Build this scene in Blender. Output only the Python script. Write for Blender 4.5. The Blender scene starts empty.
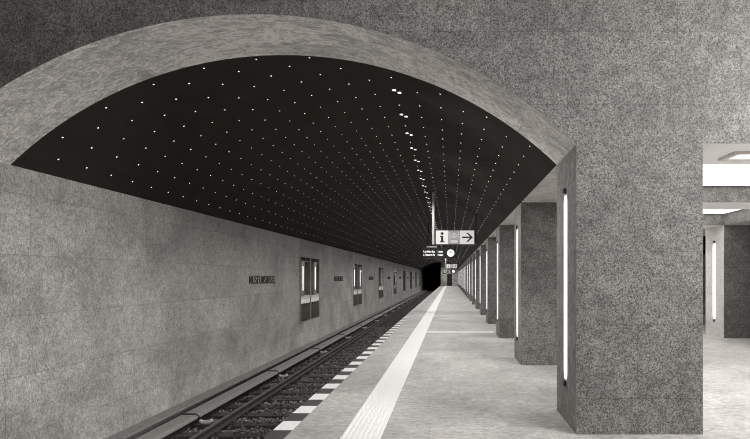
import bpy, bmesh, math, random
import numpy as np
from mathutils import Vector, Matrix
random.seed(7); rng = np.random.default_rng(7)
S = bpy.context.scene
C = S.collection
PI = math.pi

# ------------------------------------------------------------------ measures
H = 1.6                                   # eye height above the platform
YF, TH = 5.08, 0.935                      # front of the arch wall, thickness of wall and columns
SP, NC = 4.0, 21                          # column spacing, columns in the row
XA, XB = 1.279, 2.565                     # row of columns beside the platform
XC, XD = 7.151, 8.437                     # second row across the hall
ZS = 2.955                                # underside of beams
ZC = 3.274                                # hall ceiling
XW = -5.295                               # track wall
VX, VZ, VR = -2.008, -0.48, 4.75          # vault circle
XE = -1.857                               # platform edge
YE = 90.0                                 # end of the platform
YV = 98.0                                 # end of the vault
BED = -1.10                               # ballast level
MIR = XB + XC                             # mirror: x -> MIR - x
def vz(x, r=VR): return VZ + math.sqrt(max(r*r - (x-VX)**2, 0))

# ------------------------------------------------------------------ materials
def base_mat(name):
    m = bpy.data.materials.new(name); m.use_nodes = True
    nt = m.node_tree; b = nt.nodes['Principled BSDF']
    return m, nt, b
class G:                                   # tiny node helper
    def __init__(s, nt): s.nt = nt
    def n(s, t, **k):
        x = s.nt.nodes.new(t)
        for a, v in k.items(): setattr(x, a, v)
        return x
    def put(s, sock, v):
        if hasattr(v, 'is_output'): s.nt.links.new(v, sock)
        else: sock.default_value = v[:3] if sock.type == 'VECTOR' else v
    def m(s, op, a, b=0.0, c=0.0, clamp=False):
        x = s.n('ShaderNodeMath', operation=op, use_clamp=clamp)
        for i, v in enumerate((a, b, c)): s.put(x.inputs[i], v)
        return x.outputs[0]
    def noise(s, vec, scale, detail=2.0, rough=0.5, dist=0.0):
        x = s.n('ShaderNodeTexNoise'); s.put(x.inputs['Vector'], vec)
        x.inputs['Scale'].default_value = scale; x.inputs['Detail'].default_value = detail
        x.inputs['Roughness'].default_value = rough; x.inputs['Distortion'].default_value = dist
        return x.outputs['Fac']
    def rng(s, v, a, b, c=0.0, d=1.0):
        x = s.n('ShaderNodeMapRange'); s.put(x.inputs['Value'], v)
        for i, q in ((1, a), (2, b), (3, c), (4, d)): x.inputs[i].default_value = q
        return x.outputs[0]
    def mix(s, f, a, b):
        x = s.n('ShaderNodeMix', data_type='RGBA'); s.put(x.inputs[0], f); s.put(x.inputs[6], a); s.put(x.inputs[7], b)
        return x.outputs[2]
    def scale(s, col, f):
        x = s.n('ShaderNodeVectorMath', operation='SCALE'); s.put(x.inputs[0], col); s.put(x.inputs['Scale'], f)
        return x.outputs[0]
    def vmul(s, a, b):
        x = s.n('ShaderNodeVectorMath', operation='MULTIPLY'); s.put(x.inputs[0], a); s.put(x.inputs[1], b)
        return x.outputs[0]
def warm(v, k=1.0): return (v*(1+.035*k), v, v*(1-.045*k), 1)

def plain(name, v, rough=.5, metal=0.0, k=1.0, spec=.5, grain=0.0, gscale=40):
    m, nt, b = base_mat(name)
    b.inputs['Base Color'].default_value = warm(v, k)
    b.inputs['Roughness'].default_value = rough; b.inputs['Metallic'].default_value = metal
    b.inputs['Specular IOR Level'].default_value = spec
    g = G(nt)
    p = g.n('ShaderNodeNewGeometry').outputs['Position']
    f = g.rng(g.noise(p, gscale, 3, .6), .3, .7, 1-grain, 1+grain)
    nt.links.new(g.scale(warm(v, k), f), b.inputs['Base Color'])
    return m
def emit(name, v, k=0.3, base=.6, sample='AUTO'):
    m, nt, b = base_mat(name)
    b.inputs['Base Color'].default_value = warm(base, k)
    b.inputs['Emission Color'].default_value = warm(1, k); b.inputs['Emission Strength'].default_value = v
    m.cycles.emission_sampling = sample
    return m

def stone(name, dark, light, scale, lo=.36, hi=.64, cloud=.25, course=.746, z0=.367, length=1.9, joint=.72,
          jw=.005, slab=.10, rough=.55, stretch=(1, 1, 1), fine=0.0, spec=.4, bump=.15, horizontal=False, veins=0.0, cscale=1.1, arcs=False, patch=0.0):
    m, nt, b = base_mat(name); g = G(nt)
    geo = g.n('ShaderNodeNewGeometry')
    P = geo.outputs['Position']; N = geo.outputs['Normal']
    sp = g.n('ShaderNodeSeparateXYZ'); nt.links.new(P, sp.inputs[0]); x, y, z = sp.outputs
    sn = g.n('ShaderNodeSeparateXYZ'); nt.links.new(N, sn.inputs[0])
    Ps = g.vmul(P, stretch)
    n1 = g.m('ADD', g.m('MULTIPLY', g.noise(Ps, scale, 2.0, .65), .62), g.m('MULTIPLY', g.noise(Ps, scale*.42, 2.0, .6), .38))
    f = g.rng(n1, lo, hi)
    col = g.mix(f, warm(dark), warm(light))
    if fine:
        n2 = g.noise(P, scale*2.3, 1, .5)
        col = g.scale(col, g.rng(n2, .3, .7, 1-fine, 1+fine))
    if patch:
        pn = g.noise(P, 7.0, 4, .65, .5)
        col = g.scale(col, g.rng(pn, .34, .62, 1-patch, 1+patch*.5))
    c = g.noise(P, cscale, 4, .6, .6)
    col = g.scale(col, g.rng(c, .3, .7, 1-cloud, 1+cloud))
    if veins:
        pv = g.vmul(P, (.8, 2.6, 2.6))
        vn = g.noise(pv, 2.2, 6, .7, 1.6)
        d = g.m('ABSOLUTE', g.m('SUBTRACT', vn, .5))
        col = g.scale(col, g.rng(d, 0, .07, 1+veins, 1-veins*.35))
    if course:
        if horizontal:
            u, v = x, y
        elif arcs:
            u = g.m('MULTIPLY', g.m('ARCTAN2', g.m('SUBTRACT', x, VX), g.m('SUBTRACT', z, VZ)), VR); v = y
        else:
            side = g.m('GREATER_THAN', g.m('ABSOLUTE', sn.outputs[0]), .6)
            u = g.m('ADD', g.m('MULTIPLY', y, side), g.m('MULTIPLY', x, g.m('SUBTRACT', 1.0, side)))
            v = z
        rv = g.m('DIVIDE', g.m('SUBTRACT', v, z0), course)
        row = g.m('FLOOR', rv)
        off = g.m('FRACT', g.m('MULTIPLY', g.m('SINE', g.m('MULTIPLY', row, 12.989)), 437.58))
        ru = g.m('ADD', g.m('DIVIDE', u, length), off)
        cell = g.m('FLOOR', ru)
        def edge(r, size):
            fr = g.m('FRACT', r)
            return g.m('MULTIPLY', g.m('MINIMUM', fr, g.m('SUBTRACT', 1.0, fr)), size)
        d = g.m('MINIMUM', edge(rv, course), edge(ru, length))
        jf = g.rng(d, jw*.4, jw, joint, 1.0)
        cb = g.n('ShaderNodeCombineXYZ'); nt.links.new(row, cb.inputs[0]); nt.links.new(cell, cb.inputs[1])
        wn = g.n('ShaderNodeTexWhiteNoise', noise_dimensions='2D'); nt.links.new(cb.outputs[0], wn.inputs['Vector'])
        sf = g.rng(wn.outputs['Value'], 0, 1, 1-slab, 1+slab)
        col = g.scale(g.scale(col, jf), sf)
    nt.links.new(col, b.inputs['Base Color'])
    b.inputs['Roughness'].default_value = rough
    b.inputs['Specular IOR Level'].default_value = spec
    if bump:
        bp = g.n('ShaderNodeBump'); bp.inputs['Strength'].default_value = bump; bp.inputs['Distance'].default_value = .004
        nt.links.new(n1, bp.inputs['Height']); nt.links.new(bp.outputs[0], b.inputs['Normal'])
    return m

M = {}
M['granite'] = stone('coarse_grey_granite', .012, .30, 125, .40, .605, cloud=.14, slab=.10, joint=.72, jw=.007, rough=.6, fine=.25, patch=.28)
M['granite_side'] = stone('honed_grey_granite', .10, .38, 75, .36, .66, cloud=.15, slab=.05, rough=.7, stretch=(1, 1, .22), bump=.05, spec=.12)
M['granite_side_lit'] = stone('light_toned_honed_granite', .42, .75, 60, .36, .66, cloud=.15, slab=.05, rough=.6, stretch=(1, 1, .5), bump=.05, spec=.2)  # far row: hall and lamp light put into a paler side stone
M['wall'] = stone('dull_grey_wall_stone', .18, .66, 105, .38, .62, cloud=.32, course=.746, z0=.38, length=2.4, slab=.10, patch=.16, joint=.72, jw=.008,
                  rough=.5, stretch=(1, 1, .6), fine=.25, bump=.06, cscale=.75)
M['arch'] = stone('pale_streaked_arch_stone', .44, .92, 80, .36, .64, cloud=.2, course=.3117, z0=YF, length=1.15, slab=.12, joint=.75, jw=.006, arcs=True, patch=.12, rough=.55, stretch=(.35, 1.3, .35), fine=.2, veins=.35)
M['soffit'] = stone('pale_soffit_stone', .42, .68, 26, .34, .66, cloud=.15, course=0, rough=.5, stretch=(.5, 1.2, 1), veins=.3)
M['floor'] = stone('pale_floor_stone', .24, .52, 30, .34, .66, cloud=.20, course=.75, z0=.1, length=1.25, joint=.8, jw=.006, slab=.06, patch=.10,
                   rough=.6, spec=.2, stretch=(.5, 1.6, 1), fine=.15, horizontal=True, veins=.10, bump=.03, cscale=.9)
M['tactile'] = plain('white_tactile_paving', .76, .6, k=.5, grain=.04, gscale=8)
M['concrete'] = plain('grey_concrete', .22, .8, grain=.2, gscale=12)
M['pale_concrete'] = plain('pale_concrete', .5, .8, grain=.25, gscale=5)
M['dark_concrete'] = plain('dark_concrete', .045, .9, grain=.3, gscale=6)
M['vault'] = plain('near_black_vault_paint', .036, .85, k=3, spec=.08, grain=.08, gscale=2)
M['void'] = plain('black_tunnel_lining', .02, 1, grain=.3, gscale=1)
M['white_ceiling'] = plain('white_ceiling_paint', .82, .7, k=.4, grain=.02)
M['ballast'] = stone('grey_track_ballast', .04, .38, 30, .36, .66, cloud=.3, course=0, rough=.9, fine=.4, spec=.1)
M['sleeper'] = plain('dark_stained_timber', .055, .75, grain=.4, gscale=14)
M['rail_side'] = plain('brown_rusted_steel', .06, .6, .3, grain=.35, gscale=24, k=2)
M['rail_head'] = plain('worn_bright_steel', .28, .34, .9, grain=.1, k=1)
M['cover'] = plain('grey_third_rail_cover', .24, .55, grain=.12, gscale=10)
M['bracket'] = plain('pale_bracket_plastic', .5, .5, grain=.1)
M['steel'] = plain('brushed_grey_steel', .62, .4, .6, grain=.06)
M['dark_metal'] = plain('dark_lacquered_metal', .025, .45, .2, grain=.1)
M['black'] = plain('black_lacquer', .010, .5)
M['frame'] = plain('satin_aluminium_frame', .5, .35, .8, grain=.05)
M['glass'] = plain('dark_mirror_glass', .84, .006, 1.0, k=.6, spec=.5, grain=.03, gscale=3)
M['letter'] = plain('dark_bronze_lettering', .02, .5, .2, k=2)
M['tube'] = emit('glowing_white_tube', 3.0, .15)
M['lens'] = emit('glowing_downlight_lens', 1.7, .3, sample='NONE')
M['star'] = emit('glowing_star_lens', 1.7, 0, .55, sample='NONE')
M['luminous'] = emit('luminous_ceiling_panel', 2.6, .3)
M['sign_white'] = emit('backlit_white_sign', .60, .6, .2)
M['sign_grey'] = emit('backlit_grey_sign', .13, .6, .2)
M['sign_pale'] = emit('backlit_pale_sign', .40, .6, .2)
M['sign_arrow'] = emit('backlit_arrow_sign', .50, .6, .2)
M['display'] = emit('glowing_display_text', .95, .4, .2)
M['clock'] = emit('backlit_clock_face', .95, .4, .3)

def platform_edge_mat():
    m, nt, b = base_mat('black_and_white_edge_blocks'); g = G(nt)
    P = g.n('ShaderNodeNewGeometry').outputs['Position']
    sp = g.n('ShaderNodeSeparateXYZ'); nt.links.new(P, sp.inputs[0])
    fr = g.m('FRACT', g.m('DIVIDE', g.m('SUBTRACT', sp.outputs[1], 5.225-.65*20), .65))
    w = g.m('LESS_THAN', fr, .505)
    n = g.rng(g.noise(P, 30, 3, .6), .3, .7, .88, 1.12)
    nt.links.new(g.scale(g.mix(w, warm(.055), warm(.80, .5)), n), b.inputs['Base Color'])
    b.inputs['Roughness'].default_value = .55
    return m
M['edge'] = platform_edge_mat()

# ------------------------------------------------------------------ mesh helpers
def bx(bm, x0, x1, y0, y1, z0, z1, mi=0):
    v = [bm.verts.new(p) for p in ((x0,y0,z0),(x1,y0,z0),(x1,y1,z0),(x0,y1,z0),(x0,y0,z1),(x1,y0,z1),(x1,y1,z1),(x0,y1,z1))]
    for q in ((0,3,2,1),(4,5,6,7),(0,1,5,4),(1,2,6,5),(2,3,7,6),(3,0,4,7)):
        bm.faces.new([v[i] for i in q]).material_index = mi
def tube(bm, pts, r, n=8, caps=True):
    pts = [Vector(p) for p in pts]; rings = []
    for i, p in enumerate(pts):
        t = (pts[min(i+1, len(pts)-1)] - pts[max(i-1, 0)]).normalized()
        a = t.orthogonal().normalized() if i == 0 else (pa - t*pa.dot(t)).normalized()
        pa = a; b = t.cross(a)
        rr = r[i] if isinstance(r, (list, tuple)) else r
        rings.append([bm.verts.new(p + a*math.cos(2*PI*k/n)*rr + b*math.sin(2*PI*k/n)*rr) for k in range(n)])
    for A, B in zip(rings, rings[1:]):
        for k in range(n): bm.faces.new((A[k], A[(k+1)%n], B[(k+1)%n], B[k]))
    if caps:
        bm.faces.new(list(reversed(rings[0]))); bm.faces.new(rings[-1])
def prism(bm, prof, axis, a, b):
    """profile of 2-D points swept from a to b along x, y or z"""
    def P(p, t): return {'x': (t, p[0], p[1]), 'y': (p[0], t, p[1]), 'z': (p[0], p[1], t)}[axis]
    A = [bm.verts.new(P(p, a)) for p in prof]; B = [bm.verts.new(P(p, b)) for p in prof]; n = len(prof)
    bm.faces.new(A); bm.faces.new(list(reversed(B)))
    for i in range(n): bm.faces.new((A[i], B[i], B[(i+1)%n], A[(i+1)%n]))
def ob(name, bm, mats, parent=None, loc=(0, 0, 0), smooth=False, bevel=0):
    if isinstance(bm, bpy.types.Mesh): me = bm
    else:
        bmesh.ops.recalc_face_normals(bm, faces=bm.faces)
        if bevel: bmesh.ops.bevel(bm, geom=[e for e in bm.edges], offset=bevel, segments=2, affect='EDGES', profile=.6)
        me = bpy.data.meshes.new(name); bm.to_mesh(me); bm.free()
        for m in (mats if isinstance(mats, (list, tuple)) else [mats]): me.materials.append(m)
        if smooth:
            for p in me.polygons: p.use_smooth = True
    o = bpy.data.objects.new(name, me); C.objects.link(o); o.location = loc
    if parent: o.parent = parent
    return o
def tag(o, label=None, cat=None, group=None, kind=None):
    if label: o['label'] = label
    if cat: o['category'] = cat
    if group: o['group'] = group
    if kind: o['kind'] = kind
    return o
def empty(name, loc, label, cat, group=None):
    o = bpy.data.objects.new(name, None); C.objects.link(o); o.location = loc; o.empty_display_size = .2
    return tag(o, label, cat, group)
def dup(root, loc, label, group=None):
    r = root.copy(); C.objects.link(r); r.location = loc; r['label'] = label
    if group: r['group'] = group
    for ch in list(root.children):
        c = ch.copy(); C.objects.link(c); c.parent = r
        for gch in ch.children:
            d = gch.copy(); C.objects.link(d); d.parent = c
    return r
def struct(name, bm, mats, label=None, **k): return tag(ob(name, bm, mats, **k), label, kind='structure')
def B(): return bmesh.new()
def box_ob(name, x0, x1, y0, y1, z0, z1, mat, **k):
    b = B(); bx(b, x0, x1, y0, y1, z0, z1); return ob(name, b, mat, **k)
def sbox(name, x0, x1, y0, y1, z0, z1, mat): return tag(box_ob(name, x0, x1, y0, y1, z0, z1, mat), kind='structure')
def yspan(bm, x0, x1, ys, z0, z1):
    for a, b_ in zip(ys, ys[1:]): bx(bm, x0, x1, a, b_, z0, z1)

ORD = ['first','second','third','fourth','fifth','sixth','seventh','eighth','ninth','tenth','eleventh','twelfth','thirteenth','fourteenth',
       'fifteenth','sixteenth','seventeenth','eighteenth','nineteenth','twentieth','twenty-first']

# ------------------------------------------------------------------ setting: floors
YB = -3.0
XI = -1.651
sbox('floor', XI, MIR-XI, YB, YE, -1.3, 0, M['floor'])
sbox('trim_1', XE, XI, YB, YE, -.16, 0, M['edge'])                       # edge blocks
sbox('wall_platform', XE+.03, XI, YB, YE, -1.3, -.16, M['pale_concrete'])   # platform wall under the edge
b = B(); bx(b, -1.093, -.694, YB, YE-1.5, 0, .003)
for i in range(8):
    x = -1.076 + i*.0522
    bx(b, x-.012, x+.012, YB, YE-1.5, .003, .0075)
struct('trim_2', b, M['tactile'])                                            # guiding strip
def cross_strip(n, y0, y1):
    b = B(); bx(b, -.694, XA-.02, y0, y1, 0, .003)
    for i in range(6):
        y = y0+.03+i*(y1-y0-.06)/5
        bx(b, -.694, XA-.02, y-.012, y+.012, .003, .0075)
    struct(n, b, M['tactile'])
cross_strip('trim_3', 14.33, 14.73); cross_strip('trim_4', 34.2, 34.6)
sbox('floor_track', XW, XE+.03, YB, 130, -1.5, BED-.13, M['dark_concrete'])
sbox('floor_track_opposite', MIR-XI, MIR-XW, YB, YV, -1.5, BED, M['dark_concrete'])

# ------------------------------------------------------------------ setting: arch wall, vault, beams
def arc(n, x0, x1, r=VR):
    a0 = math.asin((x0-VX)/r); a1 = math.asin((x1-VX)/r)
    return [(VX+r*math.sin(a0+(a1-a0)*i/n), VZ+r*math.cos(a0+(a1-a0)*i/n)) for i in range(n+1)]
def arch_wall():
    b = B(); A = arc(72, XW, XA); top = 6.2
    # front/back faces as vertical strips so that the long outline stays clean
    def strip(p, q):
        for y, flip in ((YF, False), (YF+TH, True)):
            v = [b.verts.new(t) for t in ((p[0], y, p[1]), (q[0], y, q[1]), (q[0], y, top), (p[0], y, top))]
            b.faces.new(v if not flip else v[::-1])
    def under(p, q, mi):
        v = [b.verts.new(t) for t in ((p[0], YF, p[1]), (p[0], YF+TH, p[1]), (q[0], YF+TH, q[1]), (q[0], YF, q[1]))]
        b.faces.new(v).material_index = mi
    pts = [((XW-2.5, -1.5), (XW, -1.5), 0)]
    pts += [(p, q, 1) for p, q in zip(A, A[1:])]
    pts += [((XA, ZS), (XB, ZS), 2), ((XB, ZS), (XC, ZS), 4), ((XC, ZS), (XD, ZS), 2)]
    A2 = [(MIR-p[0], p[1]) for p in reversed(A)]
    pts += [(p, q, 1) for p, q in zip(A2, A2[1:])]
    pts += [((MIR-XW, -1.5), (MIR-XW+2.5, -1.5), 0)]
    for p, q, mi in pts:
        strip(p, q); under(p, q, mi)
    for (x, z0, z1) in ((XW, -1.5, A[0][1]), (MIR-XW, -1.5, A[0][1])):
        v = [b.verts.new(t) for t in ((x, YF, z0), (x, YF+TH, z0), (x, YF+TH, z1), (x, YF, z1))]; b.faces.new(v).material_index = 3
    v = [b.verts.new(t) for t in ((XW-2.5, YF, top), (MIR-XW+2.5, YF, top), (MIR-XW+2.5, YF+TH, top), (XW-2.5, YF+TH, top))]; b.faces.new(v)
    for x in (XW-2.5, MIR-XW+2.5):
        v = [b.verts.new(t) for t in ((x, YF, -1.5), (x, YF+TH, -1.5), (x, YF+TH, top), (x, YF, top))]; b.faces.new(v)
    bmesh.ops.remove_doubles(b, verts=b.verts, dist=1e-4)
    return b
o = struct('wall_front', arch_wall(), [M['granite'], M['arch'], M['soffit'], M['wall'], M['white_ceiling']])

def vault(name, mirror, y0, y1):
    b = B(); inn = arc(72, XW, XA); out = arc(72, XW-.06, XA+.06, VR+.12)
    prof = inn + out[::-1]
    if mirror: prof = [(MIR-p[0], p[1]) for p in prof]
    n = len(inn)
    A = [b.verts.new((p[0], y0, p[1])) for p in prof]; Bv = [b.verts.new((p[0], y1, p[1])) for p in prof]
    m = len(prof)
    for i in range(m): b.faces.new((A[i], Bv[i], Bv[(i+1) % m], A[(i+1) % m]))
    for i in range(n-1):
        b.faces.new((A[i], A[i+1], A[m-2-i], A[m-1-i])); b.faces.new((Bv[i], Bv[i+1], Bv[m-2-i], Bv[m-1-i]))
    return struct(name, b, M['vault'])
vault('ceiling_vault', False, YF+TH, YV)
vault('ceiling_vault_opposite', True, YF+TH, YV)
ZL = vz(XW)
sbox('wall_left', XW-.4, XW, YF+TH, YV, -1.5, ZL, M['wall'])
sbox('wall_right', MIR-XW, MIR-XW+.4, YF+TH, YV, -1.5, ZL, M['wall'])
def lintel(name, x0, x1):
    b = B(); bx(b, x0, x1, YF+TH, YE, ZS, 4.6)
    for f in b.faces:
        if f.normal.z < -.5 or all(abs(v.co.z-ZS) < 1e-5 for v in f.verts): f.material_index = 1
    return struct(name, b, [M['granite'], M['soffit']])
lintel('wall_lintel_left', XA+.005, XB); lintel('wall_lintel_right', XC, XD-.005)
sbox('ceiling', XB, XC, YF+TH, YE, ZC, ZC+.3, M['white_ceiling'])
for k in range(1, 9):
    b = B(); bx(b, XB, XC, YF+SP*k, YF+SP*k+TH, ZS, ZC)
    for f in b.faces:
        if all(abs(v.co.z-ZS) < 1e-5 for v in f.verts): f.material_index = 1
    struct('ceiling_beam', b, [M['granite'], M['white_ceiling']])
# far end
b = B(); bx(b, -1.75, MIR+1.75, YE, YE+.3, 0, 4.6)
struct('wall_end', b, M['wall'])
b = B(); bx(b, XW, -1.75, YV, YV+.3, 3.45, 4.6); bx(b, -1.75, -1.45, YE+.3, YV+.3, -1.5, 4.6)
struct('wall_tunnel_mouth', b, M['dark_concrete'])
b = B(); bx(b, XW-.3, XW, YV, 130, -1.5, 4.6); bx(b, -1.75, -1.45, YV+.3, 130, -1.5, 4.6); bx(b, XW, -1.75, YV+.3, 130, 3.45, 3.75); bx(b, XW, -1.75, 130, 130.3, -1.5, 3.6)
struct('wall_tunnel', b, M['void'])
b = B(); bx(b, -.62, .28, YE-.02, YE, 0, 2.15)
struct('door_1', b, M['black'])
# ledge (cable duct) along the foot of the track wall
b = B(); prism(b, [(XW, -1.5), (XW, -.875), (-5.04, -.875), (-5.03, -.885), (-5.03, -.905), (-5.17, -.905), (-5.17, -1.5)], 'y', YF+TH, YV)
struct('trim_5', b, M['concrete'])

# ------------------------------------------------------------------ columns and their tube lamps
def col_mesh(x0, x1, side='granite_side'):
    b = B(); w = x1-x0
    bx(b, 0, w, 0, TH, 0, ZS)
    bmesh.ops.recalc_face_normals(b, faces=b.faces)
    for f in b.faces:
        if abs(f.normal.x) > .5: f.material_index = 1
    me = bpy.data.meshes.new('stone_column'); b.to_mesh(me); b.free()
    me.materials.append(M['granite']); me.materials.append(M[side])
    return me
cme = col_mesh(XA, XB); cme_lit = col_mesh(XC, XD, 'granite_side_lit')
for k in range(NC):
    o = ob('stone_column', cme, None, loc=(XA, YF+SP*k, 0))
    lab = ('large grey granite column in the foreground under the right end of the arch' if k == 0 else
           'grey granite column, %s from the front in the row beside the platform' % ORD[k])
    tag(o, lab, 'column', 'columns along the platform')
for k in (1, 2, 3):
    o = ob('stone_column', cme_lit, None, loc=(XC, YF+SP*k, 0))
    tag(o, {1: 'grey granite column of the far row, nearest of that row across the hall',
            2: 'grey granite column with a lit tube seen through the opening on the right',
            3: 'grey granite column of the far row behind the one with a lit tube'}[k], 'column', 'columns across the hall')
LZ0, LZ1 = .464, 2.51
def tube_lamp(x, y, label, group):
    t = empty('tube_lamp', (x, y, LZ0), label, 'lamp', group)
    L = LZ1-LZ0
    n = 10; hw, dp = .078, .005
    rows = [(0, .0), (.012, .55), (.035, .85), (.075, 1), (L-.075, 1), (L-.035, .85), (L-.012, .55), (L, .0)]
    b = B(); R = []
    for z, q in rows:
        if q == 0: R.append([b.verts.new((-.002, 0, z))])
        else: R.append([b.verts.new((-.002-dp*q*math.sin(PI*i/n), hw*q*math.cos(PI*i/n), z)) for i in range(n+1)])
    for A, Q in zip(R, R[1:]):
        for i in range(n):
            if len(A) == 1: b.faces.new((A[0], Q[i], Q[i+1]))
            elif len(Q) == 1: b.faces.new((A[i], A[i+1], Q[0]))
            else: b.faces.new((A[i], A[i+1], Q[i+1], Q[i]))
    ob('tube', b, M['tube'], t, smooth=True)
    b = B(); bx(b, -.003, 0, -.084, .084, -.01, L+.01); ob('mounting_plate', b, M['steel'], t)
    for z0, z1 in ((-.07, -.012), (L+.012, L+.07)):
        b = B(); bx(b, -.03, 0, -.03, .03, z0, z1); ob('end_cap', b, M['dark_metal'], t, bevel=.006)
    return t
lamp0 = None
for k in range(NC):
    lab = ('glowing vertical tube lamp on the large foreground column' if k == 0 else
           'glowing vertical tube lamp on the track side of the %s column from the front' % ORD[k])
    p = (XA, YF+TH/2+SP*k, LZ0)
    if lamp0 is None: lamp0 = tube_lamp(p[0], p[1], lab, 'tube lamps along the platform')
    else: dup(lamp0, p, lab)
for k in (1, 2, 3):
    dup(lamp0, (XC, YF+TH/2+SP*k, LZ0), {1: 'glowing vertical tube lamp on the nearest column across the hall',
        2: 'glowing vertical tube lamp seen through the opening on the right', 3: 'glowing vertical tube lamp behind the one in the right opening'}[k], 'tube lamps across the hall')

for k in range(0, 5):
    o = dup(lamp0, (XB, YF+TH/2+SP*k, LZ0), 'glowing vertical tube lamp on the hall side of the %s column from the front' % ORD[k], 'tube lamps facing the hall')
    o.rotation_euler = (0, 0, PI)

# ------------------------------------------------------------------ hall ceiling lights
l0 = None
for k in range(0, 8):
    y0, y1 = YF+TH+SP*k, YF+SP*(k+1); x0, x1 = XB, XC
    lab = {0: 'luminous white ceiling panel above the first hall bay, behind the opening on the right',
           1: 'luminous white ceiling panel above the second hall bay, beyond the first ceiling beam'}.get(k, 'luminous white ceiling panel above the %s hall bay' % ORD[k])
    if l0 is None:
        l0 = empty('ceiling_light', ((x0+x1)/2, (y0+y1)/2, ZC), lab, 'ceiling light', 'luminous ceiling panels of the hall')
        w, d = (x1-x0)/2-.02, (y1-y0)/2-.02
        b = B(); bx(b, -w+.03, w-.03, -d+.03, d-.03, -.02, -.002); ob('diffuser', b, M['luminous'], l0)
        b = B()
        for q in ((-w, w, -d, -d+.03), (-w, w, d-.03, d), (-w, -w+.03, -d+.03, d-.03), (w-.03, w, -d+.03, d-.03)): bx(b, *q, -.025, 0)
        ob('frame', b, M['white_ceiling'], l0)
    else:
        dup(l0, ((x0+x1)/2, (y0+y1)/2, ZC), lab)
t = empty('recessed_spotlight', (3.32, 5.55, ZS), 'square white spotlight let into the beam soffit at the right edge', 'spotlight')
b = B()
for q in ((-.26, .26, -.17, -.14), (-.26, .26, .14, .17), (-.26, -.2, -.14, .14), (.2, .26, -.14, .14)): bx(b, *q, -.03, 0)
ob('frame', b, M['steel'], t)
b = B(); bx(b, -.2, .2, -.14, .14, -.012, -.001); ob('lens', b, M['clock'], t)

# ------------------------------------------------------------------ stars of the vault
def star_disc(b, T):
    v = [b.verts.new(T @ Vector((.0098*math.cos(PI*i/4), .0098*math.sin(PI*i/4), 0))) for i in range(8)]
    w = [b.verts.new(T @ Vector((.0075*math.cos(PI*i/4), .0075*math.sin(PI*i/4), -.0025))) for i in range(8)]
    for i in range(8): b.faces.new((v[i], v[(i+1) % 8], w[(i+1) % 8], w[i]))
    b.faces.new(w)
def star_mesh():
    b = B(); star_disc(b, Matrix.Identity(4)); bmesh.ops.recalc_face_normals(b, faces=b.faces)
    me = bpy.data.meshes.new('star_light'); b.to_mesh(me); b.free(); me.materials.append(M['star']); return me
sme = star_mesh()
stars = []
for k in range(-10, 11):
    s = -.03 + .3295*k - .00035*k*k
    a = s/VR; x = VX+(VR-.003)*math.sin(a); z = VZ+(VR-.003)*math.cos(a)
    y = 6.33-.0165*k - (.2525 if k % 2 else 0); step = .505
    if k == 4: step = 1.0; y = 6.255
    if y < 6.05: y += step
    while y < YE-.6:
        stars.append((x, y, z, a)); y += step
def on_screen(p): 
    u = 450.5+500*p[0]/p[1]; w = 277-500*(p[2]-H)/p[1]
    return 0 < u < 750 and 0 < w < 439 and not (p[0] < XW+.05)
stars.sort(key=lambda p: (not on_screen(p), p[0]**2+p[1]**2+(p[2]-H)**2))
for i, p in enumerate(stars[:300]):
    o = ob('star_light', sme, None, loc=p[:3]); o.rotation_euler = (0, p[3], 0)
    tag(o, 'small white star light, one of the near ones set in the dark vault', 'star light', 'star lights in the near part of the vault')
b = B()
for p in stars[300:]:
    star_disc(b, Matrix.Translation(p[:3]) @ Matrix.Rotation(p[3], 4, 'Y'))
o = ob('star_lights', b, M['star']); tag(o, 'field of tiny star lights dotting the far part of the dark vault', 'star lights', kind='stuff')

# paired downlights along the vault, and their beams
DX = -.715
d0 = None
nD = 0
y = 6.70
while y < YE-1:
    sl = math.atan2(DX-VX, vz(DX)-VZ)
    lab = 'small paired downlight in the dark vault, one of the line above the platform'
    if nD == 0: lab = 'nearest paired downlight in the vault, closest to the arch rim'
    if d0 is None:
        d0 = empty('downlight', (DX, y, vz(DX)), lab, 'downlight', 'paired downlights above the platform')
        for sx, sy in ((-.034, -.02), (.034, .02)):
            z = vz(DX+sx)-vz(DX)
            b = B(); tube(b, [(sx, sy, z+.01), (sx, sy, z-.004)], .036, 16); h = ob('housing', b, M['dark_metal'], d0)
            b = B(); tube(b, [(sx, sy, z-.003), (sx, sy, z-.0055)], .031, 16); ob('lens', b, M['lens'], d0)
    else: dup(d0, (DX, y, vz(DX)), lab)
    if nD % 3 == 0:
        ld = bpy.data.lights.new('downlight_beam', 'SPOT'); ld.energy = 260; ld.spot_size = math.radians(162); ld.spot_blend = .75
        ld.shadow_soft_size = .05; ld.color = (1, .99, .97)
        lo = bpy.data.objects.new('downlight_beam', ld); C.objects.link(lo); lo.location = (DX, y, vz(DX)-.06)
    y += 1.0; nD += 1

# ------------------------------------------------------------------ track
TC = -3.31; GA = .7445
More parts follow.
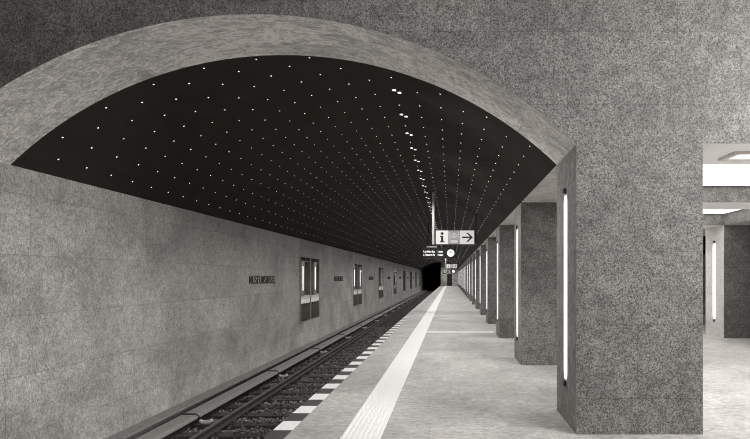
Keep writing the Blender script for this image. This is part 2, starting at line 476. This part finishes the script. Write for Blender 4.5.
# ballast stones (nobody could count them)
def ballast():
    ico = B(); bmesh.ops.create_icosphere(ico, subdivisions=1, radius=1); ico.verts.ensure_lookup_table()
    V = np.array([v.co[:] for v in ico.verts]); F = np.array([[v.index for v in f.verts] for f in ico.faces]); ico.free()
    n = 15000
    y = 6.6 + 20*rng.random(n)**1.25; x = rng.uniform(-4.98, -2.75, n)
    d = np.abs(((y - 6.6 + .31) % .62) - .31)                      # distance from a sleeper's axis
    onr = np.minimum(np.abs(x-(TC-GA)), np.abs(x-(TC+GA)))
    keep = (~((d < .168) & (x > -4.61)) | ((rng.random(n) < .22) & (d < .09) & (x > -4.5) & (onr > .23))) & ~((x > -4.80) & (x < -4.58)) & (onr > .115)
    x, y = x[keep], y[keep]; n = len(x)
    d = np.abs(((y - 6.6 + .31) % .62) - .31)
    z = BED + rng.uniform(-.03, .03, n)
    top = (d < .12) & (x > -4.55)
    z = z - .03*((x < -4.22) & (x > -4.6) & ~top)
    s = rng.uniform(.017, .034, (n, 1, 1)) * rng.uniform(.65, 1.25, (n, 1, 3))
    z = np.where(top, BED+.041+s[:, 0, 2]*1.25, z)
    P = V[None]*(1+rng.uniform(-.28, .28, (n, len(V), 1)))*s
    a = rng.uniform(0, 2*PI, n); ca, sa = np.cos(a)[:, None], np.sin(a)[:, None]
    Q = np.stack([P[..., 0]*ca-P[..., 1]*sa, P[..., 0]*sa+P[..., 1]*ca, P[..., 2]], -1)
    Q += np.stack([x, y, z], -1)[:, None]
    verts = Q.reshape(-1, 3); faces = (F[None]+(np.arange(n)*len(V))[:, None, None]).reshape(-1, 3)
    # the bed under and beyond them, gently uneven
    gx = np.linspace(-5.025, XE+.02, 14); lines = []
    yy = 6.6
    while yy < YV-1:
        lines += [(yy-.132, 0), (yy+.132, 0), (yy+.15, 1), (yy+.24, 1), (yy+.38, 1), (yy+.47, 1)]; yy += .62
    bed = [(float(a), c, (BED-.03+rng.uniform(-.012, .012)) if q else BED-.115) for c, q in lines for a in gx]
    o0 = len(verts)
    bf = [(o0+j*14+i, o0+j*14+i+1, o0+(j+1)*14+i+1, o0+(j+1)*14+i) for j in range(len(lines)-1) for i in range(13)]
    me = bpy.data.meshes.new('ballast'); me.from_pydata(verts.tolist()+bed, [], faces.tolist()+bf); me.materials.append(M['ballast'])
    return me
o = ob('ballast', ballast(), None); tag(o, 'dark crushed stone ballast filling the track bed', 'ballast', kind='stuff')

sl0 = None; y = 6.6; i = 0
while y < YV-1:
    lab = 'dark track sleeper lying in the ballast beside the platform'
    if sl0 is None:
        sl0 = empty('sleeper', (TC, y, BED-.10), lab, 'sleeper', 'sleepers of the track')
        b = B(); bx(b, -1.24, 1.24, -.12, .12, 0, .14); ob('beam', b, M['sleeper'], sl0, bevel=.012)
        for s in (-1, 1):
            b = B(); bx(b, s*GA-.17, s*GA+.17, -.08, .08, .14, .152)
            for q in (-.11, .11): bx(b, s*GA+q-.025, s*GA+q+.025, -.04, .04, .152, .185)
            ob('tie_plate', b, M['rail_side'], sl0)
    else: dup(sl0, (TC, y, BED-.10), lab)
    y += .62; i += 1
def rail(x, label):
    zb = BED+.052; zt = -.92; t = empty('rail', (x, YF+TH, zb), label, 'rail')
    h = zt-zb
    prof = [(-.062, 0), (.062, 0), (.062, .012), (.012, .03), (.010, h-.045), (.034, h-.035), (.034, h-.008), (-.034, h-.008), (-.034, h-.035), (-.010, h-.045), (-.012, .03), (-.062, .012)]
    b = B(); prism(b, prof, 'y', .05, 124-YF); ob('rail_body', b, M['rail_side'], t)
    b = B(); prism(b, [(-.034, h-.008), (.034, h-.008), (.032, h-.002), (.02, h), (-.02, h), (-.032, h-.002)], 'y', .05, 124-YF); ob('rail_head', b, M['rail_head'], t)
rail(TC-GA, 'worn steel running rail nearer the track wall'); rail(TC+GA, 'worn steel running rail close under the platform edge')

# third rail
t = empty('third_rail', (-4.685, YF+TH, BED), 'grey covered third rail running along the foot of the track wall', 'third rail')
Lr = YV-YF-TH-.5
cz = .155
b = B(); prism(b, [(-.165, cz+.03), (-.165, cz+.055), (-.13, cz+.075), (.12, cz+.075), (.155, cz+.055), (.165, cz+.035), (.165, cz+.015), (.150, cz+.015), (.150, cz+.03), (.12, cz+.045), (-.13, cz+.055)], 'y', .1, Lr)
ob('cover', b, M['cover'], t)
b = B(); prism(b, [(-.05, .03), (.05, .03), (.05, .07), (.012, .08), (.012, .15), (.04, .16), (.04, .18), (-.04, .18), (-.04, .16), (-.012, .15), (-.012, .08), (-.05, .07)], 'y', .1, Lr)
ob('conductor', b, M['rail_side'], t)
for k in range(22):
    yy = 8.97+4.15*k-(YF+TH)
    if yy > Lr-.3: break
    b = B()
    # strap over the cover, then an arm that curls down and out to the sleepers
    pts = [(-.17, yy, cz+.03), (-.13, yy, cz+.085), (.12, yy, cz+.085), (.17, yy, cz+.05), (.185, yy, cz-.04), (.19, yy, .12), (.205, yy, .105), (.24, yy, .09), (.30, yy, .087), (.36, yy, .10), (.41, yy, .135)]
    tube(b, pts[:5], .014, 6); ob('bracket_strap', b, M['dark_metal'], t)
    b = B(); tube(b, pts[4:], [.026, .034, .038, .04, .04, .038, .03], 8); ob('bracket_arm', b, M['bracket'], t, smooth=True)

# ------------------------------------------------------------------ glazed panels and station names on the track wall
gp0 = None
for k in range(8):
    y0 = 17.55+9.6*k
    lab = 'tall dark glazed panel on the track wall, ' + ('nearest and largest, two mirror-like panes' if k == 0 else '%s from the front' % ORD[k])
    if gp0 is None:
        gp0 = empty('glass_panel', (XW, y0, .005), lab, 'glass panel', 'glazed panels on the track wall')
        w, h, fr = 2.6, 2.33, .022
        b = B()
        for q in ((0, w, 0, fr), (0, w, h-fr, h), (0, fr, fr, h-fr), (w-fr, w, fr, h-fr)): bx(b, 0, .03, q[0], q[1], q[2], q[3])
        ob('frame', b, M['frame'], gp0)
        b = B(); bx(b, 0, .034, w/2-.024, w/2+.024, fr, h-fr); ob('mullion', b, M['frame'], gp0)
        for a, c in ((fr, w/2-.024), (w/2+.024, w-fr)):
            b = B(); bx(b, .002, .018, a, c, fr, h-fr); ob('pane', b, M['glass'], gp0)
    else: dup(gp0, (XW, y0, .005), lab)
gp0.location.x += .014; gp0.rotation_euler = (0, 0, math.radians(.5))     # turned a little so the mirrored tube lamps land in its panes
def letter_mesh(ch, w, h):
    cu = bpy.data.curves.new('letter', 'FONT'); cu.body = ch; cu.extrude = .05; cu.offset = .002
    tmp = bpy.data.objects.new('letter_tmp', cu); C.objects.link(tmp)
    dg = bpy.context.evaluated_depsgraph_get(); me = bpy.data.meshes.new_from_object(tmp.evaluated_get(dg))
    bpy.data.objects.remove(tmp)
    co = np.array([v.co[:] for v in me.vertices]); lo, hi = co.min(0), co.max(0)
    for v in me.vertices:
        c = v.co
        v.co = (.012*(1 if c.z > 0 else 0), (c.x-lo[0])/(hi[0]-lo[0])*w, (c.y-lo[1])/(hi[1]-lo[1])*h)
    me.materials.clear(); me.materials.append(M['letter']); me.name = 'letter'
    return me
word = 'MUSEUMSINSEL'
cache = {}
st0 = None
for k in range(8):
    y0 = 13.15+9.6*k
    lab = 'dark raised station name on the track wall, ' + ('nearest one before the first glazed panel' if k == 0 else 'after the %s glazed panel from the front' % ORD[k-1])
    if st0 is None:
        st0 = empty('station_sign', (XW, y0, 1.41), lab, 'station name', 'station names on the track wall')
        yy = 0
        for ch in word:
            w = .05 if ch == 'I' else (.155 if ch == 'M' else .128)
            if ch not in cache: cache[ch] = letter_mesh(ch, w, .225)
            o = ob('letter', cache[ch], None, st0, loc=(.0, yy, 0)); yy += w+.04
    else: dup(st0, (XW, y0, 1.41), lab)

# ------------------------------------------------------------------ hanging signs
def hx(px, Y): return (px-450.5)/500*Y
def hz(py, Y): return H+(277-py)/500*Y
def flat(bm, pts, y, d=.004):
    """2-D outline (x, z) as a thin raised plate in front of plane y"""
    prism(bm, pts, 'y', y-d, y)
def direction_sign(Y, label, group):
    t = empty('direction_sign', (0, Y, 0), label, 'sign', group)
    x0, x1 = -.418, .678; z0, z1 = 2.54, 2.928
    b = B(); bx(b, x0-.02, x1+.02, 0, .14, z0-.02, z1+.02); ob('housing', b, M['dark_metal'], t, bevel=.006)
    xs = (x0, -.066, .272, x1)
    b = B(); bx(b, xs[0], xs[1], -.008, .0, z0, z1); pa = ob('information_panel', b, M['sign_white'], t)
    b = B(); cx = -.24
    flat(b, [(cx+.045*math.cos(a), z1-.085+.04*math.sin(a)) for a in [2*PI*i/16 for i in range(16)]], -.008)
    flat(b, [(cx-.06, z1-.15), (cx+.033, z1-.15), (cx+.033, z0+.085), (cx+.065, z0+.085), (cx+.065, z0+.05), (cx-.065, z0+.05), (cx-.065, z0+.085), (cx-.033, z0+.085), (cx-.033, z1-.185), (cx-.06, z1-.185)], -.008)
    ob('letter_i', b, M['black'], pa)
    b = B(); bx(b, xs[1], xs[2], -.008, .0, z0, z1); pb = ob('emblem_panel', b, M['sign_grey'], t)
    b = B(); cx, cz_ = .103, z0+.24
    R1, R2 = .075, .052; n = 24
    for i in range(n):
        a0, a1 = 2*PI*i/n, 2*PI*(i+1)/n
        flat(b, [(cx+R1*math.cos(a0), cz_+R1*math.sin(a0)), (cx+R1*math.cos(a1), cz_+R1*math.sin(a1)), (cx+R2*math.cos(a1), cz_+R2*math.sin(a1)), (cx+R2*math.cos(a0), cz_+R2*math.sin(a0))], -.008)
    flat(b, [(cx-.03, cz_-.02), (cx+.03, cz_-.02), (cx+.03, cz_+.02), (cx-.03, cz_+.02)], -.008)
    for s in (-1, 1):
        flat(b, [(cx+s*.10, cz_-.09), (cx+s*.118, cz_-.09), (cx+s*.14, cz_+.1), (cx+s*.122, cz_+.1)], -.008)
    flat(b, [(cx-.10, z0+.04), (cx+.10, z0+.04), (cx+.10, z0+.11), (cx-.10, z0+.11)], -.008)
    ob('emblem', b, M['sign_pale'], pb)
    b = B(); bx(b, xs[2], xs[3], -.008, .0, z0, z1); pc = ob('arrow_panel', b, M['sign_arrow'], t)
    b = B(); zc = (z0+z1)/2; ax0, ax1 = .33, .638
    flat(b, [(ax0, zc-.022), (ax1-.05, zc-.022), (ax1-.05, zc+.022), (ax0, zc+.022)], -.008)
    for s in (-1, 1):
        flat(b, [(ax1, zc), (ax1-.13, zc+s*.128), (ax1-.19, zc+s*.128), (ax1-.06, zc)], -.008)
    ob('arrow', b, M['black'], pc)
    for xx, m in ((-.495, 'steel'), (.72, 'dark_metal')):
        b = B(); bx(b, xx-.03, xx+.03, .03, .10, z0, vz(xx)+.03); ob('post', b, M[m], t)
    return t
direction_sign(14.3, 'backlit hanging sign with information letter, emblem and right arrow above the platform', 'hanging direction signs')

def departure_board(Y, label, group):
    t = empty('departure_board', (0, Y, 0), label, 'display board', group)
    q = .048
    def X(px): return (px-450.5)*q
    def Z(py): return H+(277-py)*q
    b = B(); bx(b, X(422.5), X(455.8), 0, .22, Z(258.3), Z(248)); ob('housing', b, M['black'], t, bevel=.012)
    random.seed(3)
    for y0, y1 in ((250.5, 252.7), (253.7, 255.9)):
        b = B(); h = Z(y0)-Z(y1)
        for a, c in ((423.4, 424.4), (425.4, 434.8), (437.8, 443.2)):
            p = a
            while p < c-.3:
                e = min(p+random.uniform(.35, .8), c); lo = random.choice((0, 0, .15))*h; hi = random.choice((1, .75, .75))*h
                bx(b, X(p), X(e), -.006, 0, Z(y1)+lo, Z(y1)+hi); p = e+random.choice((.16, .16, .2, .5))
        o = ob('display_text', b, M['display'], t); o['kind'] = 'stuff'
    cx, cz_ = X(450.7), Z(253.1); r = .175
    b = B(); tube(b, [(cx, 0, cz_), (cx, -.012, cz_)], r+.02, 32); ck = ob('clock', b, M['dark_metal'], t)
    b = B(); tube(b, [(cx, -.012, cz_), (cx, -.018, cz_)], r, 32); ob('clock_face', b, M['clock'], ck)
    b = B()
    for an, ln, w in ((math.radians(100), .095, .012), (math.radians(20), .13, .009)):
        d = Vector((math.cos(an), 0, math.sin(an))); pr = Vector((-d.z, 0, d.x))*w; o_ = Vector((cx, 0, cz_))
        p = [o_-d*.02-pr, o_+d*ln-pr, o_+d*ln+pr, o_-d*.02+pr]
        prism(b, [(v.x, v.z) for v in p], 'y', -.022, -.018)
    ob('clock_hands', b, M['black'], ck)
    b = B(); bx(b, X(426.5), X(437), .02, .2, Z(247.3), Z(246.1)); ob('mounting_plate', b, M['steel'], t)
    for px in (428.7, 447.0):
        xx = X(px); b = B(); bx(b, xx-.03, xx+.03, .08, .14, Z(248), vz(xx)+.03); ob('post', b, M['dark_metal'], t)
    return t
departure_board(24.0, 'black hanging departure board with round clock just beyond the arrow sign', 'hanging departure boards')
s2 = [o for o in C.objects if o.name == 'direction_sign'][0]
b2 = [o for o in C.objects if o.name == 'departure_board'][0]
dup(s2, (0, 52, 0), 'tiny far hanging sign below the departure board, above the distant platform')
dup(b2, (.35, 62, -.45), 'tiny far hanging board with clock near the end of the platform')

# signal mast at the end of the platform
t = empty('signal_mast', (-1.1, 86, 0), 'pale signal mast standing at the far end of the platform', 'signal')
b = B(); tube(b, [(0, 0, 0), (0, 0, 2.5)], .07, 10); ob('post', b, M['steel'], t)
b = B(); bx(b, -.2, .2, -.1, .1, 1.9, 2.75); ob('signal_head', b, M['dark_metal'], t)
b = B(); bx(b, -.15, .15, -.12, -.1, 1.95, 2.1); bx(b, -.15, .15, -.12, -.1, 2.5, 2.65); ob('lens', b, M['sign_pale'], t)
b = B(); bx(b, -.13, .13, -.08, .08, 0, .8); ob('cabinet', b, M['cover'], t)

# ------------------------------------------------------------------ unseen fill lights added on the camera side, world, camera
def area(name, loc, rot, sx, sy, e):
    ld = bpy.data.lights.new(name, 'AREA'); ld.shape = 'RECTANGLE'; ld.size = sx; ld.size_y = sy; ld.energy = e; ld.color = (1, .99, .97)
    o = bpy.data.objects.new(name, ld); C.objects.link(o); o.location = loc; o.rotation_euler = rot; return o
def aim(loc, to):
    return (Vector(to)-Vector(loc)).to_track_quat('-Z', 'Y').to_euler()
for loc, to, sx, e in (((7.8, .4, 5.2), (5.6, YF, 1.8), 3.4, 660), ((1.2, -.6, 5.2), (.3, YF, 2.2), 3.0, 120)):
    area('hall_wall_fill', loc, aim(loc, to), sx, 1.0, e)  # unseen, added to brighten the arch wall and nearest column
area('hall_floor_fill', (6.3, 2.6, 5.2), (0, 0, 0), 2.6, 2.6, 400)  # unseen, added to lift the floor and beam soffit on the right
w = bpy.data.worlds.new('station_air'); S.world = w; w.use_nodes = True
bg = w.node_tree.nodes['Background']; bg.inputs[0].default_value = (1, .98, .95, 1); bg.inputs[1].default_value = .10

cam = bpy.data.cameras.new('camera'); cam.sensor_width = 36; cam.lens = 24; cam.sensor_fit = 'HORIZONTAL'
cam.shift_x = -75.5/750; cam.shift_y = 57.5/750; cam.clip_end = 300
co = bpy.data.objects.new('camera', cam); C.objects.link(co); co.location = (0, 0, H); co.rotation_euler = (PI/2, 0, 0)
S.camera = co
vs = S.view_settings; vs.view_transform = 'Standard'; vs.look = 'None'; vs.exposure = 0; vs.gamma = 1; vs.use_curve_mapping = False
cy = S.cycles; cy.use_denoising = True; cy.denoiser = 'OPENIMAGEDENOISE'; cy.denoising_input_passes = 'RGB_ALBEDO_NORMAL'; cy.denoising_prefilter = 'NONE'; cy.pixel_filter_type = 'BLACKMAN_HARRIS'; cy.filter_width = 1.1; cy.max_bounces = 8; cy.diffuse_bounces = 5; cy.sample_clamp_indirect = 4; cy.use_light_tree = True
